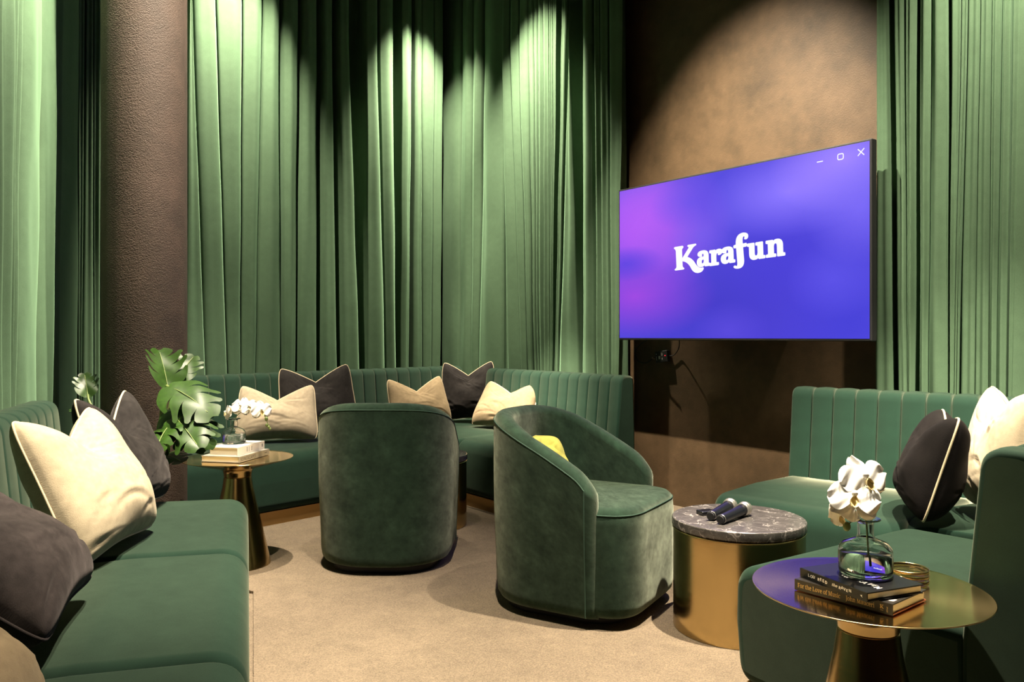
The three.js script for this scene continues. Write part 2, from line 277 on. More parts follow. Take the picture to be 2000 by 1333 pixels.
/* ---------- sofa modules ---------- */
const HS = 0.42, HB = 0.85;
function sofaModule(label, q, dir, W, o = {}) {
  const D = o.D ?? 0.66, f0 = o.f0 ?? 0, f1 = o.f1 ?? 0, t = thing('sofa_module', label, 'sofa', o.group);
  t.position.copy(P(q[0], q[1], 0)); t.rotation.y = Math.atan2(dir[1], dir[0]);
  const map = (x, y, z) => { const s = x / W, zz = clamp(z / D, 0, 1.05); return V(x + lerp(f0, f1, s) * zz, y, z); };
  const fr = Math.min(0.12, D * 0.3);
  const seat = ccw(rounded([[-0.02, 0.075], [D - 0.012, 0.075, 0.07], [D + 0.004, 0.25, 0.12], [D, HS + 0.004, fr], [D * 0.5, HS + 0.012, 0.25], [-0.02, HS - 0.002]], 10));
  part('seat', prism(seat, W, 0.035, map, 8), M.sofa, t);
  const back = ccw(rounded([[0.0, 0.085], [0.0, 0.40, 0.1], [-0.045, HB, 0.055], [-0.16, HB - 0.004, 0.045], [-0.172, 0.5, 0.2], [-0.172, 0.085]], 7));
  const n = Math.max(3, Math.round(W / 0.107)), cw = W / n;
  const core = part('backrest', prism(inset(back, 0.024), W - 0.02, 0.01, (x, y, z) => V(x + 0.01, y, z), 2), M.sofa, t);
  const g = prism(back, cw, 0.016, undefined, 3, 0.003);
  for (let k = 0; k < n; k++) { const c = part('channel', g, M.sofa, core); c.position.x = k * cw; }
  const pl = [map(0.03, 0, -0.15), map(W - 0.03, 0, -0.15), map(W - 0.02, 0, D - 0.035), map(0.02, 0, D - 0.035)];
  const s = new THREE.Shape(pl.map((p) => new THREE.Vector2(p.x, -p.z))), pg = new THREE.ExtrudeGeometry(s, { depth: 0.078, bevelEnabled: false }); pg.rotateX(-Math.PI / 2);
  part('plinth', pg, M.plinth, t, 'brass coloured plinth');
  return t;
}
const on = (p, dir, s) => [p[0] + dir[0] * s, p[1] + dir[1] * s];
const LB = [-1.775, 5.163], RB = [0.30, 5.45];
sofaModule('short dark green velvet sofa end unit tucked behind the brown column', on(LB, LD, -0.717), LD, 0.335);
sofaModule('green velvet sofa unit behind the brass pedestal table with white books', on(LB, LD, -0.377), LD, 0.866);
sofaModule('green velvet channel back sofa unit behind the tub chair seen from the back', on(LB, LD, 0.493), LD, 0.866, { f1: -0.29 });
sofaModule('corner wedge of the rear green velvet sofa beneath a tan cushion', on(LB, LD, 1.363), LD, 0.68, { D: 0.44, f0: -0.19, f1: -0.26 });
sofaModule('short green velvet sofa unit in the rear corner behind a champagne cushion', on(RB, RD, -0.89), RD, 0.656, { f0: 0.10 });
sofaModule('green velvet sofa end unit with a lit channel back under the television cable', on(RB, RD, -0.2295), RD, 0.806);
const SB = [-0.66 * SN[0], -0.66 * SN[1]];
sofaModule('green velvet sofa seat carrying the leaning charcoal cushion beside the leafy plant', on(SB, SD, 2.667), SD, 0.868);
sofaModule('green velvet sofa seat carrying the big cream cushion and the taupe cushion', on(SB, SD, 1.797), SD, 0.868);
sofaModule('green velvet sofa seat carrying the bronze velvet cushion', on(SB, SD, 0.927), SD, 0.868);
const AB = [1.345, 3.918], AD = [0.7071, -0.7071];
sofaModule('green velvet sofa unit with tall channel back standing under the television curtain', AB, AD, 0.82, { f1: -0.045, D: 0.70 });
const BD = [-0.829, -0.559], B0 = [1.029 + 0.829 * 0.87, 1.843 + 0.559 * 0.87];
sofaModule('green velvet sofa unit whose side panel stands behind the brass table with black books', B0, BD, 0.87);
sofaModule('small wedge corner unit of green velvet sofa behind the black cushion', [1.95, 3.33], [-0.196, -0.981], 0.93, { D: 0.44, f0: 0.50, f1: -0.39 });

/* ---------- tub chairs ---------- */
function tubChair(label, x, d, face) {
  const t = thing('tub_chair', label, 'armchair', undefined);
  t.position.copy(P(x, d, 0)); t.rotation.y = Math.atan2(face[0], -face[1]);
  const hw = 0.325, zb = -0.325, zf = 0.185, cr = 0.275, T = 0.085;
  // plan of the outer face, from one arm front round the back to the other
  const path = [], add = (x, z, nx, nz) => path.push({ x, z, nx, nz });
  for (let k = 0; k <= 14; k++) add(-hw, lerp(zf, zb + cr, Math.pow(k / 14, 1)), -1, 0);
  for (let k = 1; k < 12; k++) { const a = k / 12 * Math.PI / 2; add(-hw + cr - Math.cos(a) * cr, zb + cr - Math.sin(a) * cr, -Math.cos(a), -Math.sin(a)); }
  for (let k = 0; k <= 10; k++) { const s = k / 10, bow = 0; add(lerp(-hw + cr, hw - cr, s), zb - bow, 0, -1); }
  for (let k = 11; k > 0; k--) { const a = k / 12 * Math.PI / 2; add(hw - cr + Math.cos(a) * cr, zb + cr - Math.sin(a) * cr, Math.cos(a), -Math.sin(a)); }
  for (let k = 0; k <= 14; k++) add(hw, lerp(zb + cr, zf, k / 14), 1, 0);
  // extra rings that round the arm fronts
  const nose = (sgn) => { const out = []; for (const e of [0.0, 0.003, 0.010, 0.022, 0.036]) out.push({ x: sgn * hw, z: zf + 0.036 - e, nx: sgn, nz: 0, e }); return out; };
  const all = [...nose(-1), ...path, ...nose(1).reverse()];
  const height = (p) => {
    const s = smooth(-0.30, 0.02, p.z) * 0.35 + smooth(-0.20, 0.30, p.z) * 0.65, e = zf + 0.036 - p.z, r = 0.085;
    const q = clamp((p.z + 0.335) / 0.53, 0, 1); let h = 0.80 - 0.228 * Math.pow(q, 1.45);
    if (e < r) h -= r - Math.sqrt(Math.max(0, r * r - (r - e) * (r - e))); return h;
  };
  const rings = all.map((p) => {
    const H = height(p), e = p.e ?? 1, tt = T * (e < 0.036 ? Math.sqrt(Math.max(0.02, 1 - Math.pow((0.036 - e) / 0.036, 2))) : 1), m = T / 2, r = tt / 2, ring = [];
    const put = (o, y) => ring.push(V(p.x + p.nx * o, y, p.z + p.nz * o));
    const flare = (y) => -0.014 + 0.014 * smooth(0.05, 0.5, y);
    // outer face up, over the top, inner face down; o is measured outwards from the outer face
    for (const [y, ins] of [[0.048, 0.03], [0.053, 0.014], [0.070, 0.004], [0.10, 0]]) put(-(m - r) - Math.min(ins, r) + flare(y), y);
    for (let k = 1; k <= 6; k++) { const y = lerp(0.10, H - r, k / 6); put(-(m - r) + flare(y), y); }
    for (let k = 1; k <= 10; k++) { const a = k / 11 * Math.PI; put(-m + Math.cos(a) * r, H - r + Math.sin(a) * r * 0.9); }
    for (let k = 0; k <= 6; k++) { const y = lerp(H - r, 0.052, k / 6); put(-m - r, y); }
    return ring;
  });
  part('shell', loft(rings), M.chair, t);
  const pipe = path.map((p) => V(p.x - p.nx * 0.0015, height(p) - 0.034, p.z - p.nz * 0.0015));
  part('piping', tube(pipe, 0.0028, 160, 6), M.seam, t);
  for (const s of [-1, 1]) { const q = []; for (let k = 0; k <= 10; k++) { const y = lerp(height(path[0]) - 0.034, 0.06, k / 10); q.push(V(s * (hw - 0.0145 + 0.014 * smooth(0.05, 0.5, y)), y, zf)); } part('piping', tube(q, 0.0028, 30, 6), M.seam, t); }
  const plan = ccw(rounded([[-0.28, -0.25, 0.18], [0.28, -0.25, 0.18], [0.298, 0.355, 0.17], [-0.298, 0.355, 0.17]], 12));
  part('seat', stack(plan, [[0.052, 0.035], [0.056, 0.02], [0.072, 0.006], [0.1, 0.001], [0.2, 0], [0.3, 0], [0.40, 0], [0.432, 0.003], [0.447, 0.010], [0.457, 0.022], [0.463, 0.045], [0.467, 0.045, 0.8], [0.470, 0.045, 0.55], [0.472, 0.045, 0.25]]), M.chair, t);
  part('piping', tube(inset(plan, 0.004).map(([a, b]) => V(a, 0.437, b)), 0.0026, 200, 6, true), M.seam, t);
  const bp = ccw(rounded([[-0.25, -0.25, 0.18], [0.25, -0.25, 0.18], [0.235, 0.28, 0.16], [-0.235, 0.28, 0.16]], 8));
  part('base', stack(bp, [[0.0135, 0.004], [0.0165, 0], [0.05, 0], [0.053, 0.004]]), M.black, t, 'black recessed base');
  return t;
}
tubChair('green velvet tub chair turned with its back to the room, facing the rear sofa', -0.60, 3.915, [0.02, 1]);
tubChair('green velvet tub chair with a lime cushion, seat open toward the marble drum table', 0.268, 3.31, [0.86, -0.51]);

/* ---------- tables ---------- */
function pedestal(label, x, d, h, r, group) {
  const t = thing('pedestal_table', label, 'table', group); t.position.copy(P(x, d, 0));
  part('tabletop', lathe([[0.0001, h - 0.002], [r - 0.012, h - 0.002], [r - 0.002, h], [r, h - 0.001], [r - 0.001, h - 0.003], [r * 0.8, h - 0.018], [r * 0.5, h - 0.039], [0.078, h - 0.052], [0.0001, h - 0.052]], 128), M.brassTop, t);
  part('neck', lathe([[0.076, h - 0.052], [0.069, h - 0.058], [0.065, h - 0.07], [0.0635, h - 0.086], [0.0625, h - 0.088], [0.06, h - 0.089]], 96), M.brass, t);
  const hb = h - 0.09; part('base', lathe([[0.061, hb], [0.0635, hb - 0.002], [0.07, hb - 0.05], [0.152, 0.015], [0.151, 0.0135], [0.0001, 0.0135]], 96), M.brass, t);
  return t;
}
pedestal('brass pedestal table with a round top carrying two white books', -1.306, 3.817, 0.52, 0.256);
pedestal('brass pedestal table with a round top carrying two black books and a gold dish', 0.778, 1.752, 0.549, 0.243);
function drum(label, x, d) {
  const t = thing('drum_table', label, 'table'); t.position.copy(P(x, d, 0));
  part('drum_body', lathe([[0.0001, 0.0135], [0.236, 0.0135], [0.238, 0.0155], [0.238, 0.378], [0.237, 0.380], [0.0001, 0.380]], 128), M.brass, t);
  part('rim_ring', lathe([[0.20, 0.380], [0.240, 0.380], [0.2415, 0.3815], [0.240, 0.386], [0.20, 0.386]], 128), M.brassTop, t);
  const g = lathe([[0.0001, 0.422], [0.236, 0.422], [0.2405, 0.4205], [0.243, 0.417], [0.243, 0.392], [0.240, 0.387], [0.0001, 0.387]], 128), p = g.attributes.position, uv = g.attributes.uv;
  for (let k = 0; k < p.count; k++) { const X = p.getX(k), Z = p.getZ(k), e = (0.422 - p.getY(k)), rr = Math.hypot(X, Z) || 1; uv.setXY(k, (X + X / rr * e) / 0.62 + x, (Z + Z / rr * e) / 0.62 + d); }
  part('marble_top', g, M.marble, t, 'dark marble top with white veins');
  return t;
}
drum('brass drum table with a dark veined marble top carrying two microphones', 0.845, 2.995);
drum('brass drum table standing half hidden behind the dark back of a tub chair', -0.50, 4.62);

/* ---------- television ---------- */
function screenTexture() {
  const W = 1600, H = 900, c = document.createElement('canvas'); c.width = W; c.height = H; const g = c.getContext('2d');
  g.fillStyle = '#4a3fd2'; g.fillRect(0, 0, W, H);
  const blob = (x, y, rx, ry, col, a) => { g.save(); g.translate(x, y); g.scale(rx, ry); const q = g.createRadialGradient(0, 0, 0, 0, 0, 1); q.addColorStop(0, `rgba(${col},${a})`); q.addColorStop(0.5, `rgba(${col},${a * 0.55})`); q.addColorStop(1, `rgba(${col},0)`); g.fillStyle = q; g.beginPath(); g.arc(0, 0, 1, 0, 7); g.fill(); g.restore(); };
  blob(700, 720, 900, 420, '58,48,190', 0.9); blob(1250, 480, 500, 330, '62,52,205', 0.9); blob(1500, 820, 400, 300, '58,52,205', 0.8);
  blob(60, 120, 420, 330, '128,84,236', 0.9); blob(210, 260, 640, 420, '172,80,232', 1); blob(230, 220, 420, 300, '172,84,236', 0.8); blob(130, 650, 620, 260, '150,64,216', 1); blob(420, 330, 330, 200, '150,80,226', 0.6);
  blob(60, 450, 300, 110, '78,56,214', 0.8); blob(1180, 170, 520, 230, '132,112,246', 1); blob(1480, 60, 420, 250, '158,128,250', 0.9); blob(1560, 300, 300, 260, '120,100,240', 0.8);
  blob(640, 330, 260, 200, '104,86,226', 0.6); blob(820, 860, 260, 160, '92,72,218', 0.6); blob(1420, 620, 260, 190, '88,76,226', 0.7); blob(560, 140, 320, 160, '84,70,222', 0.6);
  // window buttons
  g.strokeStyle = '#f6f4ff'; g.lineWidth = 5; g.lineCap = 'round'; g.lineJoin = 'round';
  g.beginPath(); g.moveTo(1338, 52); g.lineTo(1366, 52); g.stroke();
  g.beginPath(); g.roundRect ? g.roundRect(1444, 34, 28, 26, 7) : g.rect(1444, 34, 28, 26); g.stroke();
  g.beginPath(); g.moveTo(1545, 30); g.lineTo(1573, 58); g.moveTo(1573, 30); g.lineTo(1545, 58); g.stroke();
  // word mark in a fat soft serif, drawn as strokes and shapes
  g.save(); g.translate(436, 512); g.rotate(-0.036); g.scale(0.70, 0.62); g.fillStyle = '#fbfaff'; g.strokeStyle = '#fbfaff';
  g.lineJoin = 'round'; g.lineCap = 'round';
  const pathOf = (f) => { g.beginPath(); f(); g.fill(); };
  // K
  pathOf(() => { g.moveTo(8, -196); g.quadraticCurveTo(4, -212, 24, -212); g.lineTo(92, -212); g.quadraticCurveTo(112, -210, 106, -194); g.quadraticCurveTo(92, -186, 92, -170); g.lineTo(94, -28); g.quadraticCurveTo(96, -14, 110, -8); g.quadraticCurveTo(114, 6, 96, 6); g.lineTo(20, 6); g.quadraticCurveTo(4, 4, 10, -8); g.quadraticCurveTo(28, -14, 28, -30); g.lineTo(26, -168); g.quadraticCurveTo(26, -186, 8, -196); g.closePath(); });
  pathOf(() => { g.moveTo(94, -102); g.lineTo(158, -182); g.quadraticCurveTo(164, -192, 150, -196); g.quadraticCurveTo(142, -208, 158, -212); g.lineTo(230, -212); g.quadraticCurveTo(246, -208, 236, -196); g.quadraticCurveTo(214, -190, 202, -174); g.lineTo(146, -104); g.quadraticCurveTo(196, -86, 224, -36); g.quadraticCurveTo(252, 12, 288, 10); g.quadraticCurveTo(302, 4, 308, 16); g.quadraticCurveTo(300, 52, 250, 54); g.quadraticCurveTo(204, 52, 180, 6); g.quadraticCurveTo(150, -58, 94, -70); g.closePath(); });
  g.font = 'bold 232px serif'; g.lineWidth = 15;
  const letter = (s, x, y, sx = 1, sy = 1) => { g.save(); g.translate(x, y); g.scale(sx, sy); g.fillText(s, 0, 0); g.strokeText(s, 0, 0); g.restore(); };
  letter('a', 236, -4, 0.98, 1.02); letter('r', 366, 0, 1, 1.0); letter('a', 470, -4, 1, 1.02);
  // f with a hooked foot
  pathOf(() => { g.moveTo(596, -118); g.quadraticCurveTo(586, -144, 606, -146); g.lineTo(616, -148); g.quadraticCurveTo(612, -236, 684, -240); g.quadraticCurveTo(738, -236, 730, -196); g.quadraticCurveTo(718, -168, 692, -184); g.quadraticCurveTo(702, -210, 688, -206); g.quadraticCurveTo(676, -200, 680, -148); g.lineTo(712, -150); g.quadraticCurveTo(722, -134, 712, -118); g.lineTo(682, -116); g.lineTo(688, -8); g.quadraticCurveTo(690, 58, 634, 60); g.quadraticCurveTo(586, 58, 590, 36); g.quadraticCurveTo(600, 22, 618, 36); g.quadraticCurveTo(628, 30, 624, -6); g.lineTo(618, -116); g.closePath(); });
  letter('u', 718, -6, 1, 1.02); letter('n', 880, -6, 1.02, 1.02);
  g.restore();
  const t = new THREE.CanvasTexture(c); t.colorSpace = THREE.SRGBColorSpace; return t;
}
{
  const Ht = 0.962, l = [0.71 * Ht, 5.345 * Ht], r = [1.7663 * Ht, 3.935 * Ht], W = Math.hypot(r[0] - l[0], r[1] - l[1]), cx = (l[0] + r[0]) / 2, cd = (l[1] + r[1]) / 2;
  const t = thing('television', 'wide flat television showing a purple karaoke screen on the brown wall', 'television');
  const low = EYE - 10 / 345 * Ht * 1.0, mid = low + Ht / 2;
  t.position.copy(P(cx, cd, mid)); t.rotation.y = Math.atan2(r[1] - l[1], r[0] - l[0]);
  // local axes: x along the screen, z towards the room
  part('frame', new RoundedBoxGeometry(W, Ht, 0.045, 3, 0.006).translate(0, 0, -0.0235), M.black, t);
  const off = phy({ color: lin(0.005, 0.005, 0.008), roughness: 0.2, emissive: 0xffffff, emissiveMap: screenTexture(), emissiveIntensity: 1.1 });
  part('screen', new THREE.PlaneGeometry(W - 0.022, Ht - 0.024).translate(0, 0.001, 0.0005), off, t, 'glowing purple karaoke picture');
  part('rear_housing', new RoundedBoxGeometry(W * 0.97, Ht * 0.72, 0.05, 2, 0.01).translate(0, -Ht * 0.12, -0.072), M.black, t);
  part('wall_mount', new THREE.BoxGeometry(0.6, 0.4, 0.22).translate(0, 0, -0.20), M.black, t);
}
{ // the light the screen gives off
  const sp = new THREE.SpotLight(lin(0.30, 0.22, 0.95), 1.2, 0, 1.35, 1, 2), n = V(-RN[0], 0, RN[1]); sp.name = 'screen_light'; sp.position.copy(P(1.19, 4.46, 1.55)).addScaledVector(n, 0.02); sp.target.position.copy(sp.position).addScaledVector(n, 2); sp.castShadow = true; sp.shadow.radius = 0; scene.add(sp, sp.target);
}
/* adapter box and its cable under the television */
{
  const wallAt = (px, py, off) => { const k = (px - 1000) / F, d = (RV - off) / (RN[0] * k + RN[1]); return P(k * d, d, EYE - (py - HOR) * d / F); };
  const t = thing('adapter_box', 'small black adapter box with white print and a red light below the television', 'adapter');
  t.position.copy(wallAt(1294, 697, 0.022)); t.rotation.set(0, Math.atan2(RD[1], RD[0]), 0.12, 'YXZ');
  part('case', new RoundedBoxGeometry(0.105, 0.075, 0.026, 2, 0.004), M.black, t);
  const c = document.createElement('canvas'); c.width = 128; c.height = 96; const g = c.getContext('2d'); g.fillStyle = '#050505'; g.fillRect(0, 0, 128, 96); g.fillStyle = '#c8c8c0';
  for (const [x, y, w, h] of [[8, 14, 6, 10], [8, 40, 4, 40], [34, 40, 20, 5], [34, 48, 24, 5], [34, 56, 18, 5], [34, 64, 22, 5], [66, 10, 16, 4], [66, 17, 20, 4], [66, 24, 18, 4], [66, 31, 20, 4], [66, 38, 14, 4], [72, 60, 10, 4], [72, 67, 12, 4], [72, 74, 10, 4]]) g.fillRect(x, y, w, h);
  const ct = new THREE.CanvasTexture(c); ct.colorSpace = THREE.SRGBColorSpace;
  part('label_print', new THREE.PlaneGeometry(0.092, 0.064).translate(-0.002, 0, 0.0135), std({ map: ct, roughness: 0.6 }), t);
  const led = part('led', new THREE.SphereGeometry(0.0028, 10, 8).translate(0.035, 0.004, 0.014), std({ color: 0x300000, emissive: 0xff2030, emissiveIntensity: 3 }), t, 'red led');
  const k = thing('cable', 'thin black looping cable between the television and the adapter box', 'cable');
  part('wire', tube([wallAt(1275, 660, 0.10), wallAt(1250, 674, 0.05), wallAt(1240, 690, 0.02), wallAt(1246, 705, 0.012), wallAt(1262, 709, 0.012), wallAt(1276, 700, 0.016), wallAt(1284, 697, 0.02)], 0.0035, 60, 6), M.black, k);
  part('wire', tube([wallAt(1304, 696, 0.02), wallAt(1316, 694, 0.016), wallAt(1324, 684, 0.02), wallAt(1327, 672, 0.06), wallAt(1326, 660, 0.10)], 0.0035, 40, 6), M.black, k);
  part('plug', new THREE.CylinderGeometry(0.006, 0.006, 0.02, 10).rotateZ(Math.PI / 2 - 0.3).translate(...wallAt(1276, 700, 0.016).toArray()), M.trim, k, 'brass plug');
}

/* ---------- cushions ---------- */
function cushion(label, m, w, h, thick, pos, width, lean, o = {}) {
  // pos: middle of the lower edge [x, depth, height]; width: plan direction of its width; faces the side to the right-hand of the width direction turned to the room
  const t = thing('cushion', label, 'cushion', o.group), N = 60, chop = o.chop ?? 0.1, k0 = (o.seed ?? 1) * 7.3;
  const nrm = [o.flip ? -width[1] : width[1], o.flip ? width[0] : -width[0]];
  t.position.copy(P(pos[0], pos[1], pos[2]));
  const zx = V(nrm[0], 0, -nrm[1]).normalize(), up = V(0, 1, 0), xx = V().crossVectors(up, zx);
  t.quaternion.setFromRotationMatrix(new THREE.Matrix4().makeBasis(xx, up, zx)).multiply(new THREE.Quaternion().setFromEuler(new THREE.Euler(-lean, 0, o.roll ?? 0)));
  const dent = (u) => Math.pow(Math.max(0, 1 - Math.abs(u - (o.cx ?? 0))), 1.25);
  const edge = (u, v) => {                              // the flat outline of the cover, corners drawn out, sides waisted
    const pin = 1 - 0.075 * (1 - v * v) * u * u, pinv = 1 - 0.06 * (1 - u * u) * v * v;
    const cut = 1 - 0.12 * Math.pow(Math.abs(u * v), 4); let x = u * pin * cut * w / 2, y = v * pinv * cut * h / 2;
    const top = smooth(-0.5, 1, v);
    y -= chop * dent(u) * top * top; x += -0.05 * w * Math.sign(u) * Math.abs(u) * top * (chop / 0.1) * 0.6;
    y -= 0.02 * (1 - u * u) * smooth(0.3, -1, v) * -1;
    return [x, y + h / 2];
  };
  const body = (u, v) => Math.pow(Math.max(0, (1 - Math.pow(Math.abs(u), 2.4)) * (1 - Math.pow(Math.abs(v), 2.4))), 0.5);
  const wrinkles = [];
  for (let k = 0; k < 15; k++) { const top = k < 7, cu = top ? (rnd() - 0.5) * 0.7 : (rnd() - 0.5) * 1.7, cv = top ? 0.15 + rnd() * 0.5 : -0.85 + rnd() * 0.7, a = top ? Math.atan2(1 - cv, -cu * 0.8) + (rnd() - 0.5) * 0.8 + Math.PI / 2 * (rnd() < 0.5 ? 1 : 0.2) : (rnd() - 0.5) * 0.9; wrinkles.push([cu, cv, Math.cos(a), Math.sin(a), 0.16 + rnd() * 0.22, 0.022 + rnd() * 0.03, (0.002 + rnd() * 0.003) * (o.calm ?? 1)]); }
  const wrinkle = (u, v) => { let z = 0; for (const [cu, cv, c, s, l, w, d] of wrinkles) { const x = u - cu, y = v - cv, al = (x * c + y * s) / l, ac = (-x * s + y * c + 0.25 * al * al * l) / w; z -= d * Math.exp(-al * al - ac * ac) - 0.6 * d * Math.exp(-al * al - (ac - 1.6) * (ac - 1.6)); } return z; };
  const face = (sg) => grid(N, N, (i, j) => {
    const u = -Math.cos(i / N * Math.PI) * 0.5 + (i / N * 2 - 1) * 0.5, v = -Math.cos(j / N * Math.PI) * 0.5 + (j / N * 2 - 1) * 0.5;
    const uu = clamp(u, -1, 1), vv = clamp(v, -1, 1), [x, y] = edge(uu, vv);
    const b = body(uu, vv), crease = Math.exp(-Math.pow(uu / 0.34, 2)) * smooth(-0.1, 0.95, vv);
    const fold = 0.007 * b * n3(uu * 1.4 + k0, vv * 1.4, sg) - 0.006 * b * Math.pow(Math.max(0, Math.sin((vv * 2.2 - Math.abs(uu + 0.1) * 4.5 + k0) * 3)), 2) * smooth(0.0, 0.5, vv) * smooth(0.75, 0.15, Math.abs(uu)) + wrinkle(uu * sg, vv) * Math.min(1, b * 2);
    const low = 1 + 0.22 * smooth(0.2, -0.7, vv);
    return [x, y, sg * (thick / 2 * b * low * (1 - 0.62 * crease) + fold), uu * w / 2 + k0, vv * h / 2];
  }, false, sg < 0);
  part('cover', mergeGeometries([face(1), face(-1)]), m, t);
  const pts = [], add = (u, v) => { const [x, y] = edge(u, v); pts.push(V(x, y, 0)); };
  for (let k = 0; k < 24; k++) add(-1 + k / 12, -1); for (let k = 0; k < 24; k++) add(1, -1 + k / 12); for (let k = 0; k < 24; k++) add(1 - k / 12, 1); for (let k = 0; k < 24; k++) add(-1, 1 - k / 12);
  part('piping', tube(pts, 0.0042, 260, 6, true), o.pipe ?? M.pipe, t, 'champagne piping');
  return t;
}
const SEAT = HS + 0.012;
cushion('large cream velvet cushion with a chopped top standing on the near sofa', M.cream, 0.56, 0.50, 0.20, [-1.205, 2.49, SEAT], [-0.05, 1], 0.46, { chop: 0.11, seed: 1 });
cushion('charcoal velvet cushion with cream piping leaning behind the big cream cushion', M.charcoal, 0.57, 0.50, 0.17, [-1.38, 3.02, SEAT], [-0.10, 1], 0.34, { chop: 0.13, seed: 2 });
cushion('taupe grey velvet cushion slumped on the near sofa in front of the cream one', M.taupe, 0.52, 0.46, 0.20, [-0.98, 1.82, SEAT + 0.045], [-0.30, 0.95], 0.92, { chop: 0.08, seed: 3, pipe: M.taupe });
cushion('bronze velvet cushion lying beside the taupe grey cushion on the near sofa', M.tan, 0.5, 0.44, 0.16, [-0.74, 1.20, SEAT + 0.01], [-0.30, 0.95], 0.75, { chop: 0.08, seed: 4, pipe: M.tan });
cushion('dark brown velvet cushion with cream piping standing behind the silver cushion', M.charcoal, 0.54, 0.50, 0.16, [-1.27, 5.33, SEAT], [0.93, 0.36], 0.26, { chop: 0.12, seed: 5, roll: 0.06 });
cushion('silver beige velvet cushion lying against the dark brown one, behind the orchid', M.silver, 0.52, 0.40, 0.18, [-1.46, 4.98, SEAT], [0.95, 0.25], 0.42, { chop: 0.11, seed: 6 });
cushion('tan gold velvet cushion showing two pointed ears over the tub chair back', M.tan, 0.50, 0.40, 0.17, [-0.66, 5.95, SEAT], [0.9, 0.43], 0.42, { chop: 0.12, seed: 7, roll: 0.05 });
cushion('dark brown velvet cushion with cream piping standing in the rear corner', M.charcoal, 0.46, 0.50, 0.16, [-0.33, 6.20, SEAT], [1, 0.02], 0.26, { chop: 0.12, seed: 8, roll: 0.03 });
cushion('champagne velvet cushion leaning on the lit channel back in the rear corner', M.tan, 0.55, 0.40, 0.17, [-0.10, 5.72, SEAT], [0.80, -0.60], 0.55, { chop: 0.10, seed: 9 });
cushion('small lime velvet cushion tucked inside the tub chair', M.lime, 0.34, 0.21, 0.11, [0.16, 3.26, 0.475], [0.55, 0.83], 0.35, { chop: -0.02, seed: 10, pipe: M.lime });
cushion('black velvet cushion with pale piping propped sideways in the corner sofa', M.noir, 0.45, 0.42, 0.20, [1.49, 2.97, SEAT], [0.35, 0.94], 0.30, { chop: 0.05, seed: 11, flip: true });
cushion('cream velvet cushion wedged behind the black cushion in the corner sofa', M.cream, 0.50, 0.50, 0.17, [1.735, 2.93, SEAT], [0.25, 0.97], 0.16, { chop: 0.06, seed: 12, flip: true });

/* ---------- books ---------- */
function printed(w, h, bg, draw) { const c = document.createElement('canvas'); c.width = w; c.height = h; const g = c.getContext('2d'); g.fillStyle = bg; g.fillRect(0, 0, w, h); draw(g, w, h); const t = new THREE.CanvasTexture(c); t.colorSpace = THREE.SRGBColorSpace; return t; }
function book(label, pos, turn, L, D, T, cover, spineTex, coverTex, edge) {
  // L along the spine (x), D from spine (z = +D/2) to fore edge, T thick; spine faces +z
  const t = thing('book', label, 'book'); t.position.copy(pos); t.rotation.y = turn;
  const b = 0.0028, sp = std({ color: 0xffffff, map: spineTex, roughness: 0.5 }), cv = coverTex ? std({ color: 0xffffff, map: coverTex, roughness: 0.3 }) : undefined, pl = std({ color: cover, roughness: 0.5 });
  part('page_block', new THREE.BoxGeometry(L - 0.008, T - 2 * b, D - 0.006).translate(0, T / 2, -0.0005), M.pages, t, 'cream page block');
  part('back_board', new RoundedBoxGeometry(L, b, D, 1, 0.0008).translate(0, b / 2, 0), edge ?? pl, t);
  part('front_board', new THREE.BoxGeometry(L, b, D).translate(0, T - b / 2, 0), [pl, pl, coverTex ? cv : pl, pl, pl, pl], t);
  part('spine', new THREE.BoxGeometry(L, T, b).translate(0, T / 2, D / 2 - b / 2 + 0.0012), [pl, pl, pl, pl, sp, pl], t, 'printed spine');
  return t;
}
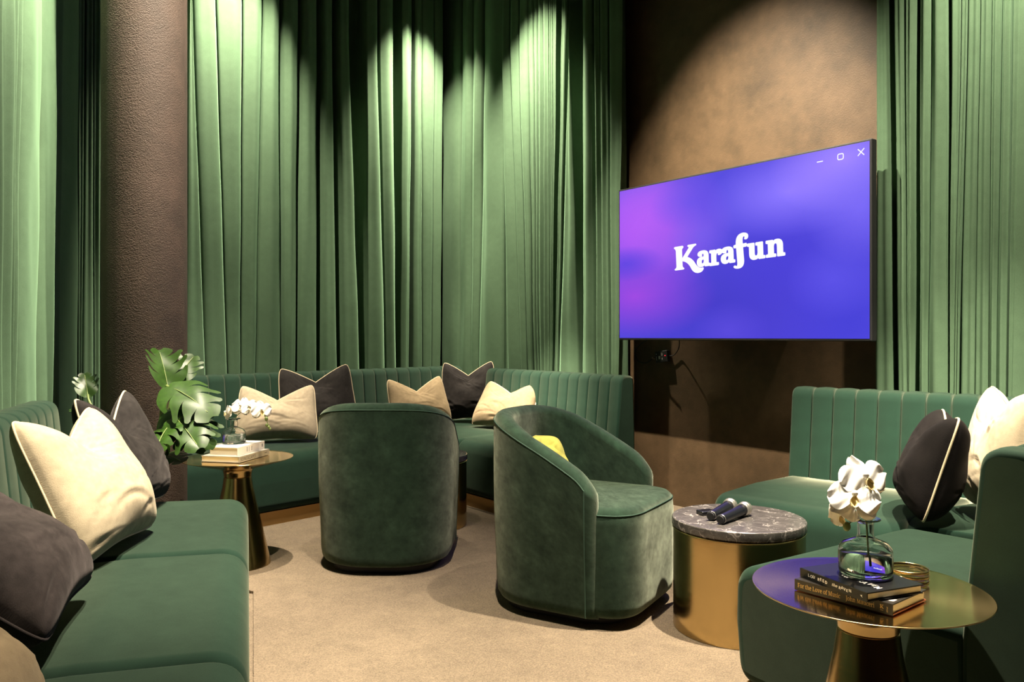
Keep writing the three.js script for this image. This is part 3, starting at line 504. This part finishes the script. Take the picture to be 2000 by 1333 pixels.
{ // right-hand pair
  const h = 0.549;
  const s1 = printed(1024, 112, '#2b2723', (g, w, hh) => { g.fillStyle = '#d9b46a'; g.font = '62px serif'; g.textBaseline = 'middle'; g.fillText('For the Love of Music', 34, hh / 2, 470); g.fillText('John Mauceri', 560, hh / 2, 290); g.font = 'bold 54px serif'; g.fillText('K', 900, hh / 2 - 8); g.fillRect(905, hh / 2 + 24, 30, 4); g.font = '20px sans-serif'; g.save(); g.translate(972, hh / 2 + 36); g.rotate(-Math.PI / 2); g.fillText('Alfred', 0, 0); g.restore(); });
  const c1 = printed(512, 340, '#24211e', (g) => { g.strokeStyle = '#f2efe6'; g.lineWidth = 9; g.lineCap = 'round'; for (const y of [286, 300, 312]) { g.beginPath(); g.moveTo(430, y); g.bezierCurveTo(450, y - 26, 480, y - 6, 492, y - 20); g.stroke(); } });
  const s2 = printed(1024, 128, '#101012', (g, w, hh) => { g.fillStyle = '#f4f1ea'; g.font = 'bold 60px sans-serif'; g.textBaseline = 'middle'; const word = (s, x0, sp, k) => [...s].forEach((ch, i) => { g.save(); g.translate(x0 + i * sp, hh / 2 + Math.sin(i * 2.1 + k) * 6); g.rotate(Math.sin(i * 3.7 + k) * 0.1); g.fillText(ch, 0, 0); g.restore(); }); word('LOU REED', 130, 39, 0); g.font = 'italic bold 54px serif'; g.fillText('the', 508, hh / 2, 90); g.font = 'bold 56px sans-serif'; word('RAVEN', 615, 37, 2); g.beginPath(); g.moveTo(930, 58); g.lineTo(962, 50); g.lineTo(952, 66); g.lineTo(966, 84); g.lineTo(944, 74); g.closePath(); g.fill(); });
  const c2 = printed(512, 340, '#0c0c0f', (g) => { g.fillStyle = '#f4f1ea'; g.font = 'bold 46px sans-serif'; 'THE RAVEN'.split('').forEach((ch, i) => { g.save(); g.translate(200 + i * 31, 246 + Math.sin(i * 1.7) * 8); g.rotate(Math.sin(i * 2.3) * 0.12); g.fillText(ch, 0, 0); g.restore(); }); g.font = 'bold 34px sans-serif'; 'LOU REED'.split('').forEach((ch, i) => { g.save(); g.translate(150 + i * 26, 190 + Math.sin(i * 2.1) * 6); g.fillText(ch, 0, 0); g.restore(); }); });
  book('dark grey hardback with gold spine lettering lying on the brass tabletop', P(0.7375, 1.7035, h), -0.891, 0.213, 0.145, 0.023, 0x2b2723, s1, c1, std({ color: lin(0.35, 0.08, 0.03), roughness: 0.6 }));
  book('glossy black hardback with white scrawled spine lettering under the glass vase', P(0.7365, 1.698, h + 0.0235), -1.19, 0.187, 0.15, 0.019, 0x101012, s2, c2);
}
{ // left-hand pair
  const h = 0.52;
  const s1 = printed(1024, 128, '#8a8478', (g, w, hh) => { g.fillStyle = '#14120f'; g.font = '104px sans-serif'; g.textBaseline = 'middle'; g.fillText('SONGSCAPES', 40, hh / 2 + 6, 520); g.fillRect(860, 56, 90, 12); });
  const s2 = printed(1024, 150, '#efeade', (g, w, hh) => { g.strokeStyle = '#d8d2c4'; g.lineWidth = 3; for (let x = 0; x < 1024; x += 18) { g.beginPath(); g.moveTo(x, 150); g.lineTo(x + 26, 0); g.stroke(); } g.strokeStyle = '#2a2622'; g.lineWidth = 6; for (const [x, r] of [[330, 1], [420, 0], [500, 1]]) { for (let k = 0; k < 4; k++) { g.beginPath(); g.moveTo(x, 40 + k * 20); g.lineTo(x + (r ? 44 : 14), 36 + k * 21); g.stroke(); } g.beginPath(); g.moveTo(x + 22 * r + 6, 30); g.lineTo(x + 20 * r + 4, 116); g.stroke(); } g.fillStyle = '#2a2622'; g.fillRect(914, 46, 46, 18); g.fillRect(914, 76, 46, 18); });
  const c2 = printed(512, 512, '#f0ece2', (g) => { g.strokeStyle = '#2a2622'; g.lineWidth = 7; g.beginPath(); g.ellipse(256, 256, 150, 90, 0, 0, 7); g.stroke(); });
  book('large grey art book with black spine lettering lying on the brass tabletop', P(-1.309, 3.803, h), 1.359, 0.27, 0.193, 0.027, 0x9a948a, s1, undefined);
  book('thick white paperback with faint pattern lying beneath the small orchid vase', P(-1.303, 3.805, h + 0.0275), 1.38, 0.25, 0.142, 0.039, 0xefeade, s2, c2);
}

/* ---------- vases and orchids ---------- */
function vase(label, pos) {
  const t = thing('vase', label, 'vase'); t.position.copy(pos);
  const out = [[0.0001, 0], [0.049, 0], [0.053, 0.003], [0.0545, 0.01], [0.0545, 0.048], [0.052, 0.058], [0.044, 0.067], [0.030, 0.073], [0.0195, 0.077], [0.0165, 0.083], [0.0165, 0.108], [0.019, 0.113], [0.030, 0.116], [0.0305, 0.1175], [0.029, 0.119]];
  const inn = [[0.016, 0.1155], [0.0142, 0.110], [0.0140, 0.083], [0.018, 0.0745], [0.030, 0.070], [0.042, 0.0645], [0.049, 0.056], [0.0515, 0.048], [0.0515, 0.014], [0.048, 0.009], [0.0001, 0.008]];
  part('glass_body', lathe([...out, ...inn], 72), M.glass, t, 'clear glass');
  part('water', lathe([[0.0001, 0.0085], [0.0475, 0.0092], [0.0510, 0.014], [0.0510, 0.044], [0.0001, 0.044]], 64), M.water, t, 'clear water');
  return t;
}
const petalGeo = (L, W, cup, notch = 0) => grid(10, 10, (i, j) => {
  const v = j / 10, u = i / 5 - 1, wd = W / 2 * Math.pow(Math.sin(Math.PI * clamp(0.04 + v * 0.93, 0, 1)), 0.62) * (0.75 + 0.5 * v);
  const y = L * v - notch * u * u * v; return [u * wd, y, cup * (u * u * 0.35 * W + v * v * L * 0.35) + 0.004 * Math.sin(u * 5 + v * 7) * v];
});
const pBig = petalGeo(0.046, 0.058, -0.12), pSmall = petalGeo(0.048, 0.034, -0.15), lipG = petalGeo(0.020, 0.016, 1.6);
function bloom(parent, pos, dir, size, roll) {
  const f = new THREE.Group(); f.name = 'flower'; parent.add(f); f.position.copy(pos);
  f.quaternion.setFromUnitVectors(V(0, 0, 1), dir.clone().normalize()).multiply(new THREE.Quaternion().setFromAxisAngle(V(0, 0, 1), roll)); f.scale.setScalar(size);
  for (const [a, g, z] of [[Math.PI / 2, pBig, 0.004], [-Math.PI / 2, pBig, 0.005], [0, pSmall, 0], [2.2, pSmall, -0.001], [-2.2, pSmall, -0.001]]) { const q = part('petal', g, M.petal, f); q.rotation.set(0, 0, a); q.rotateX(-0.10 - (g === pSmall ? 0.12 : 0)); q.position.z = z; }
  const l = part('lip', lipG, M.lip, f, 'yellow lip'); l.rotation.set(0.5, 0, Math.PI); l.position.set(0, -0.002, 0.008);
  part('column_tip', new THREE.SphereGeometry(0.006, 10, 8).translate(0, 0.002, 0.010), M.petal, f);
  return f;
}
{ // big orchid on the right-hand table
  const b = P(0.754, 1.71, 0.549 + 0.043); vase('clear glass bottle vase standing on the glossy black book', b);
  const t = thing('orchid', 'white orchid blooms in the glass vase on the black book', 'flower'), q = (x, y, z) => V(b.x + x, b.y + y, b.z + z);
  part('stem', tube([q(0.008, 0.012, 0.0), q(0.005, 0.06, 0), q(0.002, 0.11, 0), q(-0.001, 0.15, -0.002), q(-0.004, 0.200, -0.006)], 0.0022, 40, 8), M.stem, t);
  part('stem', tube([q(0.003, 0.108, 0), q(-0.014, 0.135, 0.006), q(-0.034, 0.164, 0.016)], 0.0015, 20, 6), M.stem, t);
  part('stem', tube([q(0.002, 0.106, 0), q(-0.025, 0.120, 0.012), q(-0.045, 0.108, 0.016)], 0.0015, 20, 6), M.stem, t);
  bloom(t, q(-0.004, 0.205, 0.0), V(0.1, 0.5, 1), 1.15, 0.2); bloom(t, q(-0.034, 0.168, 0.022), V(-0.2, 0.75, 0.9), 1.15, -0.25); bloom(t, q(-0.055, 0.130, 0.010), V(-0.9, -0.15, 0.7), 0.75, 0.5);
  part('bud', new THREE.SphereGeometry(0.008, 12, 10).scale(1, 1.3, 1).translate(b.x - 0.047, b.y + 0.105, b.z + 0.017), M.stem, t);
}
{ // arching orchid on the left-hand table
  const b = P(-1.325, 3.82, 0.52 + 0.067); vase('small clear glass bottle vase standing on the white paperback', b);
  const t = thing('orchid', 'arching white orchid spray in the glass vase on the white paperback', 'flower'), q = (x, y, z) => V(b.x + x, b.y + y, b.z + z);
  const spine = [q(-0.03, 0.012, 0.0), q(-0.008, 0.07, 0), q(0.006, 0.118, 0), q(0.03, 0.145, 0), q(0.06, 0.158, 0.003), q(0.105, 0.158, 0.006), q(0.145, 0.135, 0.01), q(0.162, 0.105, 0.012), q(0.17, 0.08, 0.012)];
  part('stem', tube(spine, 0.0018, 60, 6), M.stem, t);
  bloom(t, q(-0.005, 0.166, 0.012), V(-0.6, 0.6, 0.8), 1.0, 0.3); bloom(t, q(0.038, 0.178, 0.012), V(-0.1, 0.45, 1), 1.05, -0.2); bloom(t, q(0.075, 0.176, 0.012), V(0.25, 0.5, 1), 0.9, 0.5); bloom(t, q(0.135, 0.160, 0.014), V(0.5, 0.3, 1), 1.05, 0.15); bloom(t, q(-0.03, 0.150, 0.015), V(-0.9, 0.1, 0.6), 0.8, 0.7);
  for (const [x, y, r] of [[0.158, 0.118, 0.0085], [0.170, 0.078, 0.006], [0.176, 0.070, 0.005], [0.160, 0.088, 0.0065]]) part('bud', new THREE.SphereGeometry(r, 12, 10).scale(1, 1.25, 1).translate(b.x + x, b.y + y, b.z + 0.012), M.stem, t);
}
// gold glass coasters behind the books
['lowest', 'middle', 'topmost'].forEach((which, k) => {
  const t = thing('coaster', which + ' of three stacked gold tinted glass coasters behind the black books', 'coaster', 'gold glass coasters'); t.position.copy(P(0.884, 1.79, 0.549 + k * 0.0112));
  part('disc', lathe([[0.0001, 0.001], [0.039, 0.001], [0.0425, 0.003], [0.0430, 0.006], [0.040, 0.0062], [0.0001, 0.0055]], 64), M.amber, t);
  part('rim', lathe([[0.0405, 0.0055], [0.0430, 0.0055], [0.0436, 0.0095], [0.0428, 0.0112], [0.0415, 0.0105], [0.0405, 0.0075], [0.0405, 0.0055]], 64), M.brassTop, t, 'gold rim');
});

/* ---------- microphones and key fob on the marble ---------- */
function microphone(label, tail, head) {
  const t = thing('microphone', label, 'microphone'), h = 0.422, a = at(...tail, h + 0.018), b = at(...head, h + 0.026);
  const A = P(a[0], a[1], h + 0.0175), d = P(b[0], b[1], h + 0.0275).sub(A).normalize(); t.position.copy(A); t.quaternion.setFromUnitVectors(V(0, 1, 0), d);
  part('body', lathe([[0.0001, 0.006], [0.015, 0.006], [0.0165, 0.010], [0.017, 0.03], [0.0185, 0.10], [0.0200, 0.155], [0.0225, 0.175], [0.0001, 0.175]], 40), M.mic, t);
  part('end_cap', lathe([[0.0001, 0], [0.013, 0], [0.0148, 0.002], [0.0148, 0.007], [0.0001, 0.007]], 32), M.black, t);
  part('collar', lathe([[0.0165, 0.0115], [0.0172, 0.0115], [0.0174, 0.0125], [0.0172, 0.0135], [0.0165, 0.0135]], 40), M.grille, t);
  const ball = part('grille', lathe([[0.0001, 0.174], [0.0225, 0.174], [0.0255, 0.182], [0.0268, 0.193], [0.0255, 0.206], [0.021, 0.217], [0.013, 0.2235], [0.0001, 0.225]], 40), M.grille, t, 'silver mesh head');
  part('band', lathe([[0.026, 0.190], [0.0276, 0.191], [0.0278, 0.194], [0.0276, 0.197], [0.026, 0.198]], 40), M.grille, ball);
  return t;
}
microphone('black microphone with silver head lying nearer the key fob', [1387, 1009], [1441, 980]);
microphone('black microphone with silver head lying away from the key fob', [1406, 1016], [1464, 991]);
{
  const t = thing('key_fob', 'small flat black key fob on the marble beside the microphones', 'remote'), p = at(1379, 1001, 0.43); t.position.copy(P(p[0], p[1], 0.422)); t.rotation.y = 0.35;
  part('case', new RoundedBoxGeometry(0.062, 0.016, 0.045, 3, 0.005).translate(0, 0.008, 0), M.gloss, t); part('keyring', new THREE.TorusGeometry(0.012, 0.0012, 6, 30).rotateX(Math.PI / 2).translate(0.042, 0.002, -0.012), M.grille, t);
}

/* ---------- monstera behind the near sofa ---------- */
function monsteraLeaf(L, droop, fold, curl, k0) {
  const lobes = 4, gs = [], mid = (v) => v * L, half = (v) => L * 0.47 * Math.pow(Math.sin(Math.PI * clamp(Math.pow(v, 0.62) * 0.94 + 0.04, 0, 1)), 0.75);
  const bend = (x, y) => { const r = Math.abs(x) / (L * 0.47), s = y / L; return [x * (1 - 0.10 * r * r * fold), y - 0.10 * L * droop * s * s * s, -L * (0.34 * droop * s * s + 0.30 * curl * r * r) + Math.abs(x) * fold * 0.45 + 0.012 * L * Math.sin(r * 6 + s * 9 + k0)]; };
  for (const sg of [-1, 1]) for (let q = 0; q < lobes; q++) {
    const v0 = q / lobes, v1 = (q + 1) / lobes, N = 8, R = 6;
    gs.push(grid(N, R, (i, j) => {
      const r = i / N, s = j / R, cut = smooth(0.26, 1, r) * (q < lobes - 1 ? 0.52 : 0.05), a = clamp(lerp(v0, v1, 0.5 + (s - 0.5) * (1 - cut)), 0.001, 0.995);
      const out = half(lerp(a, (v0 + v1) / 2, 0.25)) * (1 - 0.14 * Math.pow(2 * s - 1, 4) * smooth(0.6, 1, r)) * (1 + 0.05 * Math.sin(q * 2.3 + k0));
      const x = sg * out * r, back = q === 0 ? -0.16 * L * r * (1 - s) : 0, y = mid(a) + out * r * r * (0.62 - 0.2 * v0) + back;
      const [X, Y, Z] = bend(x, y); return [X, Y, Z, x, y];
    }, false, sg < 0));
  }
  return mergeGeometries(gs);
}
{
  const t = thing('monstera', 'glossy monstera plant with split leaves growing between the near sofa and the column', 'plant'), base = P(-1.60, 3.50, 0);
  const pot = part('pot', lathe([[0.0001, 0.0005], [0.10, 0.0005], [0.108, 0.01], [0.13, 0.30], [0.132, 0.32], [0.124, 0.32], [0.122, 0.29], [0.0001, 0.29]], 40).translate(base.x, 0, base.z), M.pot, t, 'dark round pot');
  part('soil', lathe([[0.0001, 0.30], [0.121, 0.295]], 30).translate(base.x, 0, base.z), M.soil, t);
  const root = V(base.x, 0.29, base.z);
  const px = (x, y, d) => P((x - 1000) / F * d, d, EYE - (y - HOR) * d / F);
  // leaf: joint with its stalk, where its tip points, where its face looks, length, droop, fold, curl
  const leaves = [
    [px(328, 756, 3.48), px(394, 774, 3.36), V(0.25, 0.8, 0.7), 0.275, 1.1, 0.2, 0.5, 1],
    [px(342, 816, 3.42), px(380, 850, 3.24), V(0.10, 0.8, 0.8), 0.24, 1.0, 0.3, 0.6, 5],
    [px(328, 758, 3.55), px(316, 690, 3.62), V(0.7, 0.25, 0.8), 0.22, 0.4, 1.0, -0.3, 3],
    [px(345, 745, 3.60), px(376, 692, 3.68), V(0.1, 0.2, 1), 0.17, 0.6, 0.6, 0.2, 4],
    [px(362, 800, 3.44), px(402, 868, 3.36), V(0.5, 0.25, 0.9), 0.22, 0.5, 0.15, 0.2, 6],
    [px(335, 828, 3.40), px(302, 858, 3.26), V(-0.3, 0.7, 0.8), 0.20, 0.8, 0.4, 0.5, 7],
    [px(335, 800, 3.50), px(355, 868, 3.36), V(0.0, 0.3, 1), 0.22, 0.5, 0.4, 0.3, 12],
    [px(312, 848, 3.42), px(280, 838, 3.30), V(-0.1, 0.9, 0.6), 0.15, 0.5, 0.3, 0.2, 8],
    [px(318, 890, 3.52), px(356, 892, 3.40), V(0.1, 0.95, 0.5), 0.17, 0.5, 0.2, 0.3, 9],
    [px(172, 775, 3.75), px(164, 722, 3.80), V(0.5, 0.2, 0.9), 0.135, 0.4, 0.7, 0.2, 10],
    [px(190, 800, 3.55), px(140, 800, 3.35), V(0.2, 0.9, 0.5), 0.15, 0.5, 0.2, 0.3, 11],
  ];
  for (const [j, tip, n, L, dr, fo, cu, k] of leaves) {
    const y = tip.clone().sub(j).normalize(), x = V().crossVectors(y, n.normalize()).normalize(), z = V().crossVectors(x, y);
    const lf = part('leaf', monsteraLeaf(L, dr, fo, cu, k), M.leaf, t); lf.position.copy(j); lf.quaternion.setFromRotationMatrix(new THREE.Matrix4().makeBasis(x, y, z));
    const m = root.clone().lerp(j, 0.55).add(V(0, 0.04, 0)), st = part('stalk', tube([root.clone().add(V((rnd() - 0.5) * 0.06, 0, (rnd() - 0.5) * 0.06)), m, j.clone().addScaledVector(y, -0.015), j.clone().addScaledVector(y, 0.01)], 0.0055, 30, 8), M.stem, t);
    part('midrib', tube([0, 0.3, 0.6, 0.9].map((s) => V(0, s * L - 0.1 * L * dr * s * s * s, -L * 0.34 * dr * s * s + 0.0015)), 0.002, 16, 5), M.stem, lf);
  }
}

/* ---------- spotlights under the ceiling ---------- */
for (const [x, d, h, ax, ad, ah, cd, half, pen, tint, what] of SPOTS) {
  const t = thing('ceiling_spotlight', 'black ceiling spotlight with a warm lens ' + what, 'spotlight', 'ceiling spotlights');
  const p = P(x, d, h), to = P(ax, ad, ah).sub(p).normalize(), q = new THREE.Quaternion().setFromUnitVectors(V(0, -1, 0), to);
  const can = part('can', lathe([[0.0001, 0.13], [0.042, 0.13], [0.045, 0.126], [0.045, -0.02], [0.041, -0.02], [0.041, 0.012], [0.0001, 0.012]], 32), M.dark, t); can.position.copy(p); can.quaternion.copy(q);
  const lens = part('lens', new THREE.CircleGeometry(0.04, 28).rotateX(Math.PI / 2).translate(0, 0.008, 0), std({ color: 0x000000, emissive: lin(...tint), emissiveIntensity: 12, side: THREE.DoubleSide }), can, 'warm glowing lens');
  const arm = p.clone().addScaledVector(to, -0.06); part('drop_rod', new THREE.CylinderGeometry(0.008, 0.008, CEIL - arm.y, 8).translate(arm.x, (CEIL + arm.y) / 2, arm.z), M.dark, t);
  const s = new THREE.SpotLight(lin(...tint), cd, 0, half * Math.PI / 180, pen, 2); s.name = 'spot'; s.position.copy(p).addScaledVector(to, 0.03); s.target.position.copy(p).addScaledVector(to, 3); s.castShadow = true; s.shadow.radius = 1.2; s.shadow.mapSize.set(1024, 1024); scene.add(s, s.target);
}

renderer.render(scene, camera);
